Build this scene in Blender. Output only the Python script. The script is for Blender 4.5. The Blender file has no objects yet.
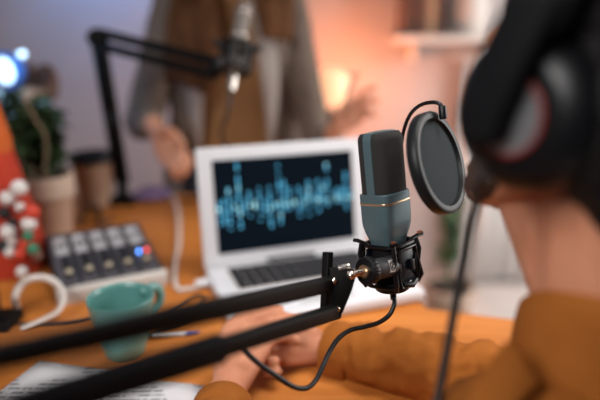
import bpy, math, random
from math import sin, cos, pi, radians as R
from mathutils import Vector as V, Matrix, Quaternion, noise
random.seed(7)
SC = bpy.context.scene
COL = SC.collection

# ------------------------------------------------------------------ camera, world, light, exposure
PITCH = R(16.5)
CAM = V((0, 0, 1.215))
FWD = V((0, cos(PITCH), -sin(PITCH))); UPV = V((0, sin(PITCH), cos(PITCH))); RGT = V((1, 0, 0))
FPX = 583.33
cd = bpy.data.cameras.new('camera'); cam = bpy.data.objects.new('camera', cd); COL.objects.link(cam)
cam.location = CAM; cam.rotation_euler = (pi/2 - PITCH, 0, 0)
cd.sensor_width = 36; cd.lens = 35; cd.clip_start = .02
cd.dof.use_dof = True; cd.dof.focus_distance = .645; cd.dof.aperture_fstop = 1.5
SC.camera = cam
SC.view_settings.view_transform = 'Standard'; SC.view_settings.look = 'None'
SC.view_settings.gamma = 1; SC.view_settings.use_curve_mapping = False
SC.view_settings.exposure = -0.14
w = bpy.data.worlds.new('world'); SC.world = w; w.use_nodes = True
w.node_tree.nodes['Background'].inputs[0].default_value = (.80, .82, .92, 1)
w.node_tree.nodes['Background'].inputs[1].default_value = .055

def light(name, kind, loc, energy, color, size=None, target=None, spot=None, size_y=None, spread=None):
    d = bpy.data.lights.new(name, kind); o = bpy.data.objects.new(name, d); COL.objects.link(o)
    o.location = loc; d.energy = energy; d.color = color
    if kind == 'AREA':
        d.size = size
        if size_y: d.shape = 'RECTANGLE'; d.size_y = size_y
    elif size is not None: d.shadow_soft_size = size
    if spread: d.spread = R(spread)
    if spot: d.spot_size = R(spot); d.spot_blend = 1
    if target is not None: o.rotation_euler = (V(target) - V(loc)).to_track_quat('-Z', 'Y').to_euler()
    return o
light('window_daylight', 'AREA', (2.34, 1.55, 1.5), 72, (1, .97, .94), 1.2, (.7, 2.5, .6), size_y=1.5)
light('front_fill', 'AREA', (-.75, -.45, 1.95), 10.5, (1, .97, .95), .8, (.15, .90, .95), spread=105)  # fill added from the front left
light('overhead_key', 'AREA', (.52, .74, 2.25), 6, (1, .97, .93), .7, (.30, .82, .7), spread=80)  # unseen soft key added above the table, without any fixture
light('blue_wall_spot', 'SPOT', (-.82, 2.42, 1.85), 30, (.14, .40, 1), .1, (-.86, 2.72, 1.35), spot=110)

# ------------------------------------------------------------------ helpers
def P(px, py, d):
    return CAM + d*(FWD + (px-300)/FPX*RGT - (py-200)/FPX*UPV)
def T(px, py, z=.75):
    r = FWD + (px-300)/FPX*RGT - (py-200)/FPX*UPV
    return CAM + r*((z-CAM.z)/r.z)
def frame(x, z, o):
    """matrix with local z along z and local x near x, at o"""
    z = V(z).normalized(); x = V(x); x = (x - z*x.dot(z)).normalized(); y = z.cross(x)
    m = Matrix((x, y, z)).transposed().to_4x4(); m.translation = V(o); return m

class MB:
    def __init__(s): s.v = []; s.f = []; s.M = Matrix()
    def add(s, vs, fs):
        n = len(s.v); s.v += [s.M @ V(q) for q in vs]; s.f += [tuple(i+n for i in f) for f in fs]; return s
    def box(s, c, size, rot=None):
        c = V(c); a, b, d = [q/2 for q in size]; rot = rot or Matrix.Identity(3)
        vs = [c + rot @ V((x, y, z)) for x in (-a, a) for y in (-b, b) for z in (-d, d)]
        return s.add(vs, [(0,1,3,2), (4,6,7,5), (0,4,5,1), (2,3,7,6), (0,2,6,4), (1,5,7,3)])
    def loft(s, rings, closed=False, caps=True):
        n = len(rings[0]); vs = [q for r in rings for q in r]; fs = []; m = len(rings)
        for i in range(m if closed else m-1):
            for j in range(n):
                a, b = i*n, ((i+1) % m)*n
                fs.append((a+j, a+(j+1) % n, b+(j+1) % n, b+j))
        if caps and not closed: fs += [tuple(range(n))[::-1], tuple((m-1)*n+j for j in range(n))]
        return s.add(vs, fs)
    def tube(s, pts, r, n=12, closed=False, flat=1, up=None):
        pts = [V(p) for p in pts]; m = len(pts); rs = r if isinstance(r, (list, tuple)) else [r]*m
        rings = []; x = None
        for i, p in enumerate(pts):
            a = pts[(i-1) % m] if closed or i else pts[i]; b = pts[(i+1) % m] if closed or i < m-1 else pts[i]
            t = (b-a).normalized()
            if x is None:
                u = V(up) if up is not None else (V((0,0,1)) if abs(t.z) < .9 else V((1,0,0)))
                x = t.cross(u).normalized()
            x = (x - t*x.dot(t)).normalized(); y = t.cross(x)
            rings.append([p + rs[i]*(cos(2*pi*k/n)*x + flat*sin(2*pi*k/n)*y) for k in range(n)])
        return s.loft(rings, closed)
    def sphere(s, c, r, rot=None, nu=20, nv=12):
        c = V(c); r = (r, r, r) if not isinstance(r, (tuple, list)) else r; rot = rot or Matrix.Identity(3)
        vs = [c + rot @ V((0,0,-r[2]))]; fs = []
        for i in range(1, nv):
            a = -pi/2 + pi*i/nv
            for j in range(nu):
                b = 2*pi*j/nu; vs.append(c + rot @ V((r[0]*cos(a)*cos(b), r[1]*cos(a)*sin(b), r[2]*sin(a))))
        vs.append(c + rot @ V((0,0,r[2]))); L = len(vs)-1
        for j in range(nu):
            k = (j+1) % nu; fs.append((0, 1+k, 1+j)); fs.append((L, L-nu+j, L-nu+k))
            for i in range(nv-2): q = 1+i*nu; fs.append((q+j, q+k, q+nu+k, q+nu+j))
        return s.add(vs, fs)
    def cap(s, a, b, ra, rb=None):
        rb = ra if rb is None else rb; a = V(a); b = V(b)
        n = max(2, int((b-a).length/max(.5*min(ra, rb), .004)))
        s.sphere(a, ra, nu=14, nv=10); s.sphere(b, rb, nu=14, nv=10)
        return s.tube([a, b], [ra, rb], 14)
    def chain(s, pts, rs):
        for i in range(len(pts)-1): s.cap(pts[i], pts[i+1], rs[i], rs[i+1])
        return s
    def cyl(s, a, b, r, r2=None, n=24): return s.tube([a, b], [r, r if r2 is None else r2], n)
    def lathe(s, prof, M=None, n=32):
        M = M or Matrix(); return s.loft([[M @ V((r*cos(2*pi*k/n), r*sin(2*pi*k/n), z)) for k in range(n)] for r, z in prof])
    def prism(s, poly, z0, z1, M=None):
        M = M or Matrix(); n = len(poly)
        vs = [M @ V((x, y, z0)) for x, y in poly] + [M @ V((x, y, z1)) for x, y in poly]
        fs = [tuple(range(n))[::-1], tuple(range(n, 2*n))] + [(i, (i+1) % n, n+(i+1) % n, n+i) for i in range(n)]
        return s.add(vs, fs)
    def torus(s, M, R0, r, n=40, k=10, sx=1, sy=1):
        return s.loft([[M @ V(((R0+r*cos(2*pi*j/k))*cos(2*pi*i/n)*sx, (R0+r*cos(2*pi*j/k))*sin(2*pi*i/n)*sy, r*sin(2*pi*j/k))) for j in range(k)] for i in range(n)], closed=True)

def spline(pts, n=8):
    pts = [V(p) for p in pts]; out = []
    q = [pts[0]*2-pts[1]] + pts + [pts[-1]*2-pts[-2]]
    for i in range(1, len(q)-2):
        a, b, c, d = q[i-1:i+3]
        for k in range(n):
            t = k/n; out.append(.5*((2*b)+(c-a)*t+(2*a-5*b+4*c-d)*t*t+(3*b-a-3*c+d)*t**3))
    out.append(pts[-1]); return out

def top(o):
    while o.parent: o = o.parent
    return o
def obj(name, mb, mat, parent=None, bevel=0, angle=40, remesh=0, smooth=0, disp=None, sub=0, solid=0):
    me = bpy.data.meshes.new(name); vs = mb.v
    if parent is not None: off = top(parent).location.copy()
    else:
        xs = [q.x for q in vs]; ys = [q.y for q in vs]
        off = V(((min(xs)+max(xs))/2, (min(ys)+max(ys))/2, min(q.z for q in vs)))
    me.from_pydata([q-off for q in vs], [], mb.f); me.validate()
    o = bpy.data.objects.new(name, me); COL.objects.link(o)
    mods = False
    if not remesh:
        import bmesh
        bm = bmesh.new(); bm.from_mesh(me); bmesh.ops.recalc_face_normals(bm, faces=bm.faces); bm.to_mesh(me); bm.free()
    if remesh:
        m = o.modifiers.new('r', 'REMESH'); m.mode = 'VOXEL'; m.voxel_size = remesh; mods = True
    if smooth:
        m = o.modifiers.new('s', 'SMOOTH'); m.factor = .5; m.iterations = smooth; mods = True
    if solid:
        m = o.modifiers.new('so', 'SOLIDIFY'); m.thickness = solid; m.offset = 0; mods = True
    if sub:
        m = o.modifiers.new('su', 'SUBSURF'); m.levels = sub; m.render_levels = sub; mods = True
    if disp:
        t = bpy.data.textures.new('t', 'CLOUDS'); t.noise_scale = disp[0]; t.noise_depth = 2
        m = o.modifiers.new('d', 'DISPLACE'); m.texture = t; m.strength = disp[1]; m.texture_coords = 'LOCAL'; mods = True
    if bevel:
        m = o.modifiers.new('b', 'BEVEL'); m.width = bevel; m.segments = 3; m.limit_method = 'ANGLE'; m.angle_limit = R(35); mods = True
    if mods:
        dg = bpy.context.evaluated_depsgraph_get(); ne = bpy.data.meshes.new_from_object(o.evaluated_get(dg))
        o.modifiers.clear(); o.data = ne; me = ne; me.name = name
    me.materials.clear(); me.materials.append(mat)
    me.shade_smooth()
    if angle < 180: me.set_sharp_from_angle(angle=R(angle))
    if parent is not None: o.parent = parent
    else: o.location = off
    return o
def tag(o, label, cat, group=None):
    o['label'] = label; o['category'] = cat
    if group: o['group'] = group
    return o
def thing(name, label, cat, loc, group=None):
    o = bpy.data.objects.new(name, None); COL.objects.link(o); o.location = loc; o.empty_display_size = .05
    return tag(o, label, cat, group)
def struct(name, mb, mat, **k):
    o = obj(name, mb, mat, **k); o['kind'] = 'structure'; return o

# ------------------------------------------------------------------ materials
def mat(name, col, rough=.5, metal=0, spec=.5, noise_=None, bump=None, emit=None, coat=0, sheen=0, alpha=1, trans=0, sss=0):
    m = bpy.data.materials.new(name); m.use_nodes = True; nt = m.node_tree; b = nt.nodes['Principled BSDF']
    b.inputs['Base Color'].default_value = (*col, 1); b.inputs['Roughness'].default_value = rough
    b.inputs['Metallic'].default_value = metal; b.inputs['Specular IOR Level'].default_value = spec
    b.inputs['Coat Weight'].default_value = coat; b.inputs['Sheen Weight'].default_value = sheen
    b.inputs['Alpha'].default_value = alpha; b.inputs['Transmission Weight'].default_value = trans
    if sss: b.inputs['Subsurface Weight'].default_value = sss; b.inputs['Subsurface Radius'].default_value = (.01, .004, .002)
    tc = nt.nodes.new('ShaderNodeTexCoord')
    def nz(scale, stretch=(1,1,1), detail=4):
        mp = nt.nodes.new('ShaderNodeMapping'); mp.inputs['Scale'].default_value = stretch
        nt.links.new(tc.outputs['Object'], mp.inputs['Vector'])
        n = nt.nodes.new('ShaderNodeTexNoise'); n.inputs['Scale'].default_value = scale; n.inputs['Detail'].default_value = detail
        nt.links.new(mp.outputs[0], n.inputs['Vector']); return n
    if noise_:
        scale, col2, stretch = noise_
        n = nz(scale, stretch); r = nt.nodes.new('ShaderNodeValToRGB')
        r.color_ramp.elements[0].position = .35; r.color_ramp.elements[1].position = .65
        r.color_ramp.elements[0].color = (*col, 1); r.color_ramp.elements[1].color = (*col2, 1)
        nt.links.new(n.outputs['Fac'], r.inputs[0]); nt.links.new(r.outputs[0], b.inputs['Base Color'])
    if bump:
        n = nz(bump[0]); bp = nt.nodes.new('ShaderNodeBump'); bp.inputs['Strength'].default_value = bump[1]; bp.inputs['Distance'].default_value = bump[2]
        nt.links.new(n.outputs['Fac'], bp.inputs['Height']); nt.links.new(bp.outputs[0], b.inputs['Normal'])
    if emit:
        b.inputs['Emission Color'].default_value = (*emit[0], 1); b.inputs['Emission Strength'].default_value = emit[1]
    return m
ONE = (1, 1, 1)
m_wall = mat('wall_paint', (.46, .41, .40), .9, spec=.1, noise_=(3, (.50, .445, .43), ONE))
m_floor = mat('pale_floor', (.58, .55, .53), .6, noise_=(6, (.64, .61, .58), (1, .1, 1)))
m_wood = mat('orange_wood', (.44, .138, .023), .5, spec=.25, noise_=(9, (.55, .19, .038), (.6, 6, 1)), bump=(60, .05, .002))
m_black = mat('black_plastic', (.003, .003, .004), .38, spec=.3)
m_arm = mat('black_steel', (.003, .003, .003), .55, spec=.14)
m_matte = mat('matte_black', (.004, .004, .005), .7, spec=.12, bump=(300, .15, .001))
m_rubber = mat('grey_black_rubber', (.007, .008, .009), .45, spec=.25)
m_barrel = mat('dark_grey_satin', (.05, .05, .052), .4)
m_chrome = mat('chrome', (.8, .74, .68), .18, 1)
m_teal = mat('slate_teal_metal', (.085, .140, .160), .38, .35, bump=(500, .08, .0005))
m_gold = mat('gold_ring', (.60, .42, .26), .3, .9)
m_copper = mat('copper_tip', (.36, .12, .06), .35, .6)
m_gloss = mat('glossy_blue_black', (.005, .010, .019), .33, spec=.25)
m_emblem = mat('pale_grey_print', (.75, .73, .70), .5)
m_white = mat('white_plastic', (.64, .64, .67), .35)
m_key = mat('dark_keys', (.022, .022, .025), .6, spec=.2)
m_screen = mat('dark_screen', (.002, .003, .005), .5, spec=.05, emit=((.0006, .0035, .007), 1))
m_mug = mat('teal_glaze', (.08, .225, .205), .35, coat=.2, noise_=(30, (.09, .245, .22), ONE))
m_skin = mat('skin', (.55, .24, .14), .55, spec=.2, noise_=(25, (.47, .19, .105), ONE), bump=(120, .12, .002), sss=.12)
m_skin2 = mat('woman_skin', (.60, .28, .17), .55, noise_=(20, (.55, .25, .15), ONE), sss=.1)
m_shirt = mat('rust_cotton', (.31, .100, .018), .9, spec=.1, noise_=(18, (.26, .080, .014), ONE), bump=(900, .2, .001))
m_hair = mat('black_hair', (.005, .004, .004), .6, spec=.2, bump=(160, .6, .004))
m_beard = mat('brown_beard', (.075, .030, .016), .8, noise_=(90, (.022, .012, .008), ONE), bump=(200, .8, .004))
m_whair = mat('long_brown_hair', (.06, .023, .009), .7, spec=.1, noise_=(30, (.14, .06, .025), (1, 1, .08)), bump=(90, .5, .003))
m_denim = mat('dark_trousers', (.03, .035, .05), .85)
m_top = mat('mustard_brown_knit', (.30, .15, .06), .9, noise_=(25, (.34, .175, .07), (1, 1, .3)))
m_blazer = mat('grey_brown_tweed', (.20, .152, .126), .9, spec=.1, noise_=(160, (.15, .112, .09), ONE))
m_lapel = mat('pale_grey_lining', (.34, .29, .265), .9)
m_leaf = mat('dark_leaf', (.022, .045, .016), .5, noise_=(12, (.05, .085, .03), ONE))
m_stem = mat('pale_stem', (.22, .15, .09), .7)
m_pot = mat('tan_clay', (.40, .26, .18), .8, noise_=(14, (.46, .31, .22), ONE))
m_potrim = mat('pale_clay_rim', (.48, .36, .28), .8)
m_soil = mat('dark_soil', (.02, .015, .012), .95, bump=(80, 1, .005))
m_red = mat('red_felt', (.42, .028, .012), .9, noise_=(10, (.50, .045, .015), ONE))
m_orange = mat('orange_felt', (.55, .105, .012), .85)
m_bwhite = mat('white_bead', (.75, .72, .70), .5)
m_bred = mat('red_bead', (.62, .05, .02), .45)
m_bgreen = mat('green_bead', (.03, .22, .12), .45)
m_bblack = mat('black_bead', (.012, .012, .014), .5)
m_mix = mat('mixer_grey_face', (.075, .07, .082), .5)
m_mixsil = mat('mixer_silver_band', (.55, .54, .56), .4, .2)
m_mixside = mat('mixer_dark_sides', (.015, .014, .016), .5)
m_mixfront = mat('mixer_pale_front', (.50, .46, .43), .5)
m_knob = mat('cream_knob_cap', (.55, .47, .34), .45)
m_cable = mat('black_cable', (.006, .006, .007), .45)
m_gcable = mat('grey_black_cable', (.010, .009, .009), .5)
m_wcable = mat('white_cable', (.66, .60, .56), .5)
m_brown = mat('brown_carved_wood', (.25, .13, .07), .7, noise_=(15, (.17, .085, .045), (1, 1, .3)))
m_bookb = mat('brown_book_cloth', (.16, .075, .05), .8)
m_booktan = mat('tan_book_cloth', (.36, .22, .13), .8)
m_bookdark = mat('dark_book_cloth', (.08, .035, .025), .8)
m_shelf = mat('white_shelf_paint', (.66, .60, .56), .6)
m_vase = mat('pale_stoneware', (.60, .54, .50), .6)
m_curtain = mat('white_curtain_cloth', (.80, .79, .78), .9)
m_purple = mat('purple_cloth', (.10, .06, .15), .9, noise_=(40, (.2, .14, .26), ONE))
m_silver = mat('satin_silver', (.62, .58, .54), .25, .9)
m_hpsilver = mat('brushed_grey_metal', (.26, .26, .27), .35, .6)
m_hpred = mat('dark_red_trim', (.17, .014, .009), .45)
m_pad = mat('black_leatherette', (.004, .004, .005), .6, spec=.2, bump=(200, .3, .001))
m_wave = mat('cyan_screen_light', (.02, .1, .15), .5, emit=((.08, .42, .68), 1.25))
m_wavehi = mat('pale_cyan_screen_light', (.1, .3, .35), .5, emit=((.42, .80, .90), 1.5))
m_blueled = mat('blue_led', (.1, .2, .8), .4, emit=((.10, .32, 1), 7))
m_redled = mat('red_led', (.8, .1, .1), .4, emit=((1, .10, .09), 6))
m_glow = mat('warm_lit_globe', (.9, .6, .4), .5, emit=((1, .52, .27), 1.25))
m_blueglobe = mat('blue_lit_globe', (.02, .10, .3), .3, emit=((.01, .10, .42), .12))
m_bluecore = mat('white_lit_led_face', (.8, .9, 1), .4, emit=((.62, .86, 1), 2))

def grille_mat():
    m = mat('black_mesh_grille', (.02, .02, .022), .6, 0, .15)
    nt = m.node_tree; b = nt.nodes['Principled BSDF']; tc = nt.nodes.new('ShaderNodeTexCoord')
    sp = nt.nodes.new('ShaderNodeSeparateXYZ'); nt.links.new(tc.outputs['Object'], sp.inputs[0])
    def M_(op, a, b=None):
        q = nt.nodes.new('ShaderNodeMath'); q.operation = op
        for i, v in enumerate((a, b)):
            if v is None: continue
            if isinstance(v, (int, float)): q.inputs[i].default_value = v
            else: nt.links.new(v, q.inputs[i])
        return q.outputs[0]
    kx = M_('MULTIPLY', sp.outputs[0], 1.42*2*pi/.0030); kz = M_('MULTIPLY', sp.outputs[2], 2*pi/.0030)
    wire = M_('MAXIMUM', M_('SINE', M_('ADD', kx, kz)), M_('SINE', M_('SUBTRACT', kx, kz)))
    wire = M_('ADD', M_('MULTIPLY', wire, .5), .5)
    r = nt.nodes.new('ShaderNodeValToRGB'); r.color_ramp.elements[0].position = .55; r.color_ramp.elements[1].position = .95
    r.color_ramp.elements[0].color = (.002, .002, .002, 1); r.color_ramp.elements[1].color = (.045, .043, .041, 1)
    nt.links.new(wire, r.inputs[0]); nt.links.new(r.outputs[0], b.inputs['Base Color'])
    bp = nt.nodes.new('ShaderNodeBump'); bp.inputs['Distance'].default_value = .0006; bp.inputs['Strength'].default_value = .8
    nt.links.new(wire, bp.inputs['Height']); nt.links.new(bp.outputs[0], b.inputs['Normal'])
    return m
m_grille = grille_mat()
def foam_mat():
    m = mat('grey_nylon_mesh', (.045, .052, .056), .8)
    nt = m.node_tree; b = nt.nodes['Principled BSDF']; tc = nt.nodes.new('ShaderNodeTexCoord')
    n = nt.nodes.new('ShaderNodeTexNoise'); n.inputs['Scale'].default_value = 900
    nt.links.new(tc.outputs['Object'], n.inputs['Vector'])
    r = nt.nodes.new('ShaderNodeValToRGB'); r.color_ramp.elements[0].color = (.014, .019, .022, 1); r.color_ramp.elements[1].color = (.036, .046, .050, 1)
    nt.links.new(n.outputs['Fac'], r.inputs[0]); nt.links.new(r.outputs[0], b.inputs['Base Color']); return m
m_foam = foam_mat(); m_foam.node_tree.nodes['Principled BSDF'].inputs['Specular IOR Level'].default_value = .12
def paper_mat():
    m = mat('printed_paper', (.72, .70, .72), .8)
    nt = m.node_tree; b = nt.nodes['Principled BSDF']; tc = nt.nodes.new('ShaderNodeTexCoord')
    N = nt.nodes.new; L = nt.links.new
    wv = N('ShaderNodeTexWave'); wv.wave_type = 'BANDS'; wv.bands_direction = 'Y'; wv.inputs['Scale'].default_value = 32
    L(tc.outputs['Object'], wv.inputs['Vector'])
    mp = N('ShaderNodeMapping'); mp.inputs['Scale'].default_value = (190, 45, 1); L(tc.outputs['Object'], mp.inputs[0])
    n = N('ShaderNodeTexNoise'); n.inputs['Scale'].default_value = 1; L(mp.outputs[0], n.inputs['Vector'])
    n2 = N('ShaderNodeTexNoise'); n2.inputs['Scale'].default_value = 14; n2.inputs['Detail'].default_value = 0; L(tc.outputs['Object'], n2.inputs['Vector'])
    def gt(s, v):
        q = N('ShaderNodeMath'); q.operation = 'GREATER_THAN'; q.inputs[1].default_value = v; L(s, q.inputs[0]); return q.outputs[0]
    def mul(a, c):
        q = N('ShaderNodeMath'); q.operation = 'MULTIPLY'; L(a, q.inputs[0]); L(c, q.inputs[1]); return q.outputs[0]
    f = mul(mul(gt(wv.outputs['Fac'], .5), gt(n.outputs['Fac'], .44)), gt(n2.outputs['Fac'], .46))
    mx = N('ShaderNodeMixRGB'); mx.inputs[1].default_value = (.66, .64, .66, 1); mx.inputs[2].default_value = (.27, .27, .28, 1)
    L(f, mx.inputs[0]); L(mx.outputs[0], b.inputs['Base Color']); return m
m_paper = paper_mat()

# ------------------------------------------------------------------ setting
YB = 2.72
struct('floor', MB().box((.2, .6, -.05), (5.2, 4.5, .1)), m_floor)
struct('wall_back', MB().box((.2, YB+.05, 1.35), (5.2, .1, 2.7)), m_wall)
struct('wall_left', MB().box((-2.35, .6, 1.35), (.1, 4.5, 2.7)), m_wall)
mb = MB()
for c, s in (((2.55, -.22, 1.35), (.1, 2.5, 2.7)), ((2.55, 2.62, 1.35), (.1, .2, 2.7)), ((2.55, 1.77, .35), (.1, 1.5, .7)), ((2.55, 1.77, 2.5), (.1, 1.5, .4))): mb.box(c, s)
struct('wall_right', mb, m_wall)
mb = MB()
for c, s in (((2.5, 1.77, .72), (.08, 1.5, .05)), ((2.5, 1.77, 2.28), (.08, 1.5, .05)), ((2.5, 1.045, 1.5), (.08, .05, 1.6)), ((2.5, 2.495, 1.5), (.08, .05, 1.6)), ((2.5, 1.77, 1.5), (.06, .04, 1.6))): mb.box(c, s)
struct('window_1', mb, m_shelf)

# ------------------------------------------------------------------ table
tab = thing('table', 'orange-brown wooden table under laptop, mug and mixer', 'table', (-.2, 1.0, 0))
K1 = T(427, 308); K2 = T(518, 319); KD = (K2-K1)/(K2-K1).length
poly = [(-1.15, .43), (.62, .43), tuple((K1+KD*.42).xy), tuple(K1.xy), (.172, 1.19), (.10, 1.63), (-1.15, 1.63)]
obj('tabletop', MB().prism(poly, .715, .75), m_wood, tab, bevel=.004)
for x, y in ((-1.08, .5), (.52, .5), (.04, 1.55), (-1.08, 1.55)):
    obj('leg', MB().tube([(x, y, 0), (x, y, .714)], [.02, .028], 16), m_wood, tab)

# ------------------------------------------------------------------ laptop
yaw, tilt = .349, .174
e = V((cos(yaw), sin(yaw), 0)); nb = V((-sin(yaw), cos(yaw), 0)); up = V((0,0,1))*cos(tilt)+nb*sin(tilt)
hin = V((-.0191, 1.0904, .772))
lap = thing('laptop', 'open white laptop showing a cyan sound waveform', 'laptop', (hin.x, hin.y, .75))
LW = .346
Rb = Matrix((e, nb, V((0,0,1)))).transposed()
obj('base', MB().box(hin - nb*.114 + V((0,0,-.0095)), (LW, .228, .022), Rb), m_white, lap, bevel=.006)
kb = obj('keyboard', MB().box(hin - nb*.070 + V((0,0,.0018)), (.272, .098, .0016), Rb), m_shelf, lap)
for r in range(5):
    for c in range(13):
        wd = .0185
        if r == 4 and 4 <= c <= 8:
            if c != 6: continue
            wd = .0185+4*.0208
        obj('key', MB().box(hin + e*((c-6)*.0208) - nb*(.030+r*.0195) + V((0,0,.0035)), (wd, .0165, .003), Rb), m_key, kb)
obj('trackpad', MB().box(hin - nb*.172 + V((0,0,.0018)), (.10, .065, .0012), Rb), m_mixsil, lap, bevel=.0005)
Rl = Matrix((e, up.cross(e)*1, up)).transposed()   # local x=e, z=up, y=normal
nl = e.cross(up)                                     # towards the viewer
if nl.y > 0: nl = -nl
lid = obj('lid', MB().box(hin + up*.1135 - nl*.006, (LW, .011, .231), Rl), m_white, lap, bevel=.005)
obj('hinge', MB().cyl(hin-e*.05+V((0,0,-.001))+nl*.004, hin+e*.05+V((0,0,-.001))+nl*.004, .007), m_black, lap)
SW, SH = .2886, .1806
sc0 = hin + up*(.0243+SH/2) + nl*.0003
scr = obj('screen', MB().box(sc0, (SW, .0016, SH), Rl), m_screen, lap)
U_ = [(0,.06,.08),(.03,.12,.2),(.06,.22,.36),(.10,.25,.22),(.17,.42,.2),(.2,.16,.12),(.25,.25,.16),(.29,.12,.10),(.33,.20,.22),(.36,.27,.31),(.41,.24,.2),(.48,.45,.18),(.52,.16,.1),(.55,.12,.08),(.6,.18,.2),(.65,.3,.26),(.7,.25,.18),(.75,.22,.12),(.8,.48,.1),(.84,.18,.1),(.88,.15,.13),(.93,.26,.14),(.97,.38,.2),(1,.1,.1)]
def amp(u, k):
    for a, b in zip(U_, U_[1:]):
        if a[0] <= u <= b[0]: return a[k]+(b[k]-a[k])*(u-a[0])/(b[0]-a[0])
    return .1
lo, hi = MB(), MB(); NC = 28
for i in range(NC):
    u = (i+.5)/NC; j = (1.15, .5, .85, .35)[i % 4]*random.uniform(.85, 1.1)
    for sgn, k in ((1, 1), (-1, 2)):
        a = amp(u, k)*j; n = max(1, int(a*1.1*SH/.0052))
        for q in range(n):
            h = .002+q*.0052
            c = sc0 + e*((u-.5)*SW*.99) + up*(sgn*h - .004) + nl*.0012
            tgt = hi if (q < 1 and random.random() < .5) or random.random() < .04 else lo
            if random.random() < .70: tgt.box(c, (.0044, .0008, .0040), Rl)
nlo = len(lo.f); lo.add(hi.v, hi.f)
wf_ = obj('waveform', lo, m_wave, scr); wf_.data.materials.append(m_wavehi)
for pl_ in wf_.data.polygons:
    if pl_.index >= nlo: pl_.material_index = 1

# ------------------------------------------------------------------ main microphone
AX0 = P(390.5, 263, .655); AXT = P(379.5, 132, .630)
ax = (AXT-AX0).normalized(); ML = (AXT-AX0).length     # about .147
side = V((-.70, -.72, 0)); MM = frame(side.cross(ax)*-1, ax, AX0)  # local x = front, y = side
MM = frame(V((.72, -.70, 0)), ax, AX0)
# local -y or +y is towards the camera-left side
sy = 1 if (MM.to_3x3() @ V((0,1,0))).dot(side) > 0 else -1
def sec(a, b, z, n=48, p=3.4):
    out = []
    for k in range(n):
        t = 2*pi*k/n; c, s_ = cos(t), sin(t)
        out.append(MM @ V((a*math.copysign(abs(c)**(2/p), c), b*math.copysign(abs(s_)**(2/p), s_), z)))
    return out
mic = thing('studio_microphone', 'slate-teal studio microphone with black mesh head in the centre foreground', 'microphone', AX0)
GB = .082; A, B = .0195, .0235
obj('body', MB().loft([sec(A*.66, B*.66, -.012, 48, 5), sec(A*.70, B*.70, .018, 48, 5), sec(A*.78, B*.78, .027, 48, 5), sec(A*.96, B*.96, .039, 48, 5), sec(A*1.03, B*1.03, .046, 48, 5), sec(A*1.05, B*1.05, .052, 48, 5), sec(A*1.05, B*1.05, GB-.001, 48, 5), sec(A*1.02, B*1.02, GB, 48, 5)]), m_teal, mic, angle=24)
obj('grille', MB().loft([sec(A, B, GB), sec(A, B, ML-.008), sec(A*.97, B*.97, ML-.004), sec(A*.86, B*.88, ML-.0005), sec(A*.5, B*.6, ML)]), m_grille, mic, angle=50)
obj('gold_ring', MB().loft([sec(A*1.06, B*1.06, .0705, 48, 5), sec(A*1.075, B*1.075, .0716, 48, 5), sec(A*1.06, B*1.06, .0727, 48, 5)]), m_gold, mic)
# vertical strip running up the side, over the top and down the other side
pth = []
for y, z in ((1.03, GB), (1.03, ML-.010), (1.0, ML-.004), (.90, ML+.0004), (.6, ML+.0012), (0, ML+.0014), (-.6, ML+.0012), (-.90, ML+.0004), (-1.0, ML-.004), (-1.03, ML-.010), (-1.03, GB)):
    pth.append((y*B, z))
rings = [[MM @ V((x, y*q, z if q == 1 else z-.002)) for x, q in ((-.0052, 1), (.0052, 1), (.0052, .95), (-.0052, .95))] for y, z in pth]
obj('side_strip', MB().loft(rings), m_teal, mic, angle=30)
# ------------------------------------------------------------------ shock mount
sm = thing('shock_mount', 'black shock mount cradle gripping the base of the teal microphone', 'shock mount', AX0 - ax*.03)
def L(x, y, z): return MM @ V((x, y, z))
obj('cup', MB().lathe([(.0170, -.031), (.0195, -.029), (.0195, -.020), (.0160, -.018), (.0150, -.014)], MM), m_black, sm, bevel=.0006)
def ring(name, z, a, b, r, m=m_black): return obj(name, MB().tube([q for q in sec(a, b, z, 32, 4)], r, 8, closed=True), m, sm)
ring('lower_ring', -.022, .0225, .0225, .0022)
ring('upper_ring', .024, .0225, .0225, .0024)
obj('inner_sleeve', MB().lathe([(.0175, -.020), (.0195, -.018), (.0195, .020), (.0185, .023)], MM), m_matte, sm)
for sx in (-1, 1):
    for sy_ in (-1, 1):
        mb = MB(); c = .0215
        pts = [L(sx*c*.95, sy_*c*.95, -.024), L(sx*c*1.12, sy_*c*1.12, -.016), L(sx*c*1.02, sy_*c*1.02, .000), L(sx*c*1.1, sy_*c*1.1, .014), L(sx*c*1.0, sy_*c*1.0, .026)]
        obj('cage_post', MB().tube(pts, .0026, 8), m_black, sm)
        tip = [L(sx*c*.80, sy_*c*.80, .025), L(sx*c*1.15, sy_*c*1.15, .030), L(sx*c*1.32, sy_*c*1.22, .0305)]
        pr = obj('prong', MB().tube(tip, [.0034, .0042, .0036], 10, flat=.5), m_black, sm)
        if sx > 0: obj('prong_tip', MB().tube([L(sx*c*1.06, sy_*c*1.06, .0318), L(sx*c*1.24, sy_*c*1.24, .0325)], .0028, 10, flat=.5), m_copper, pr)
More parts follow.
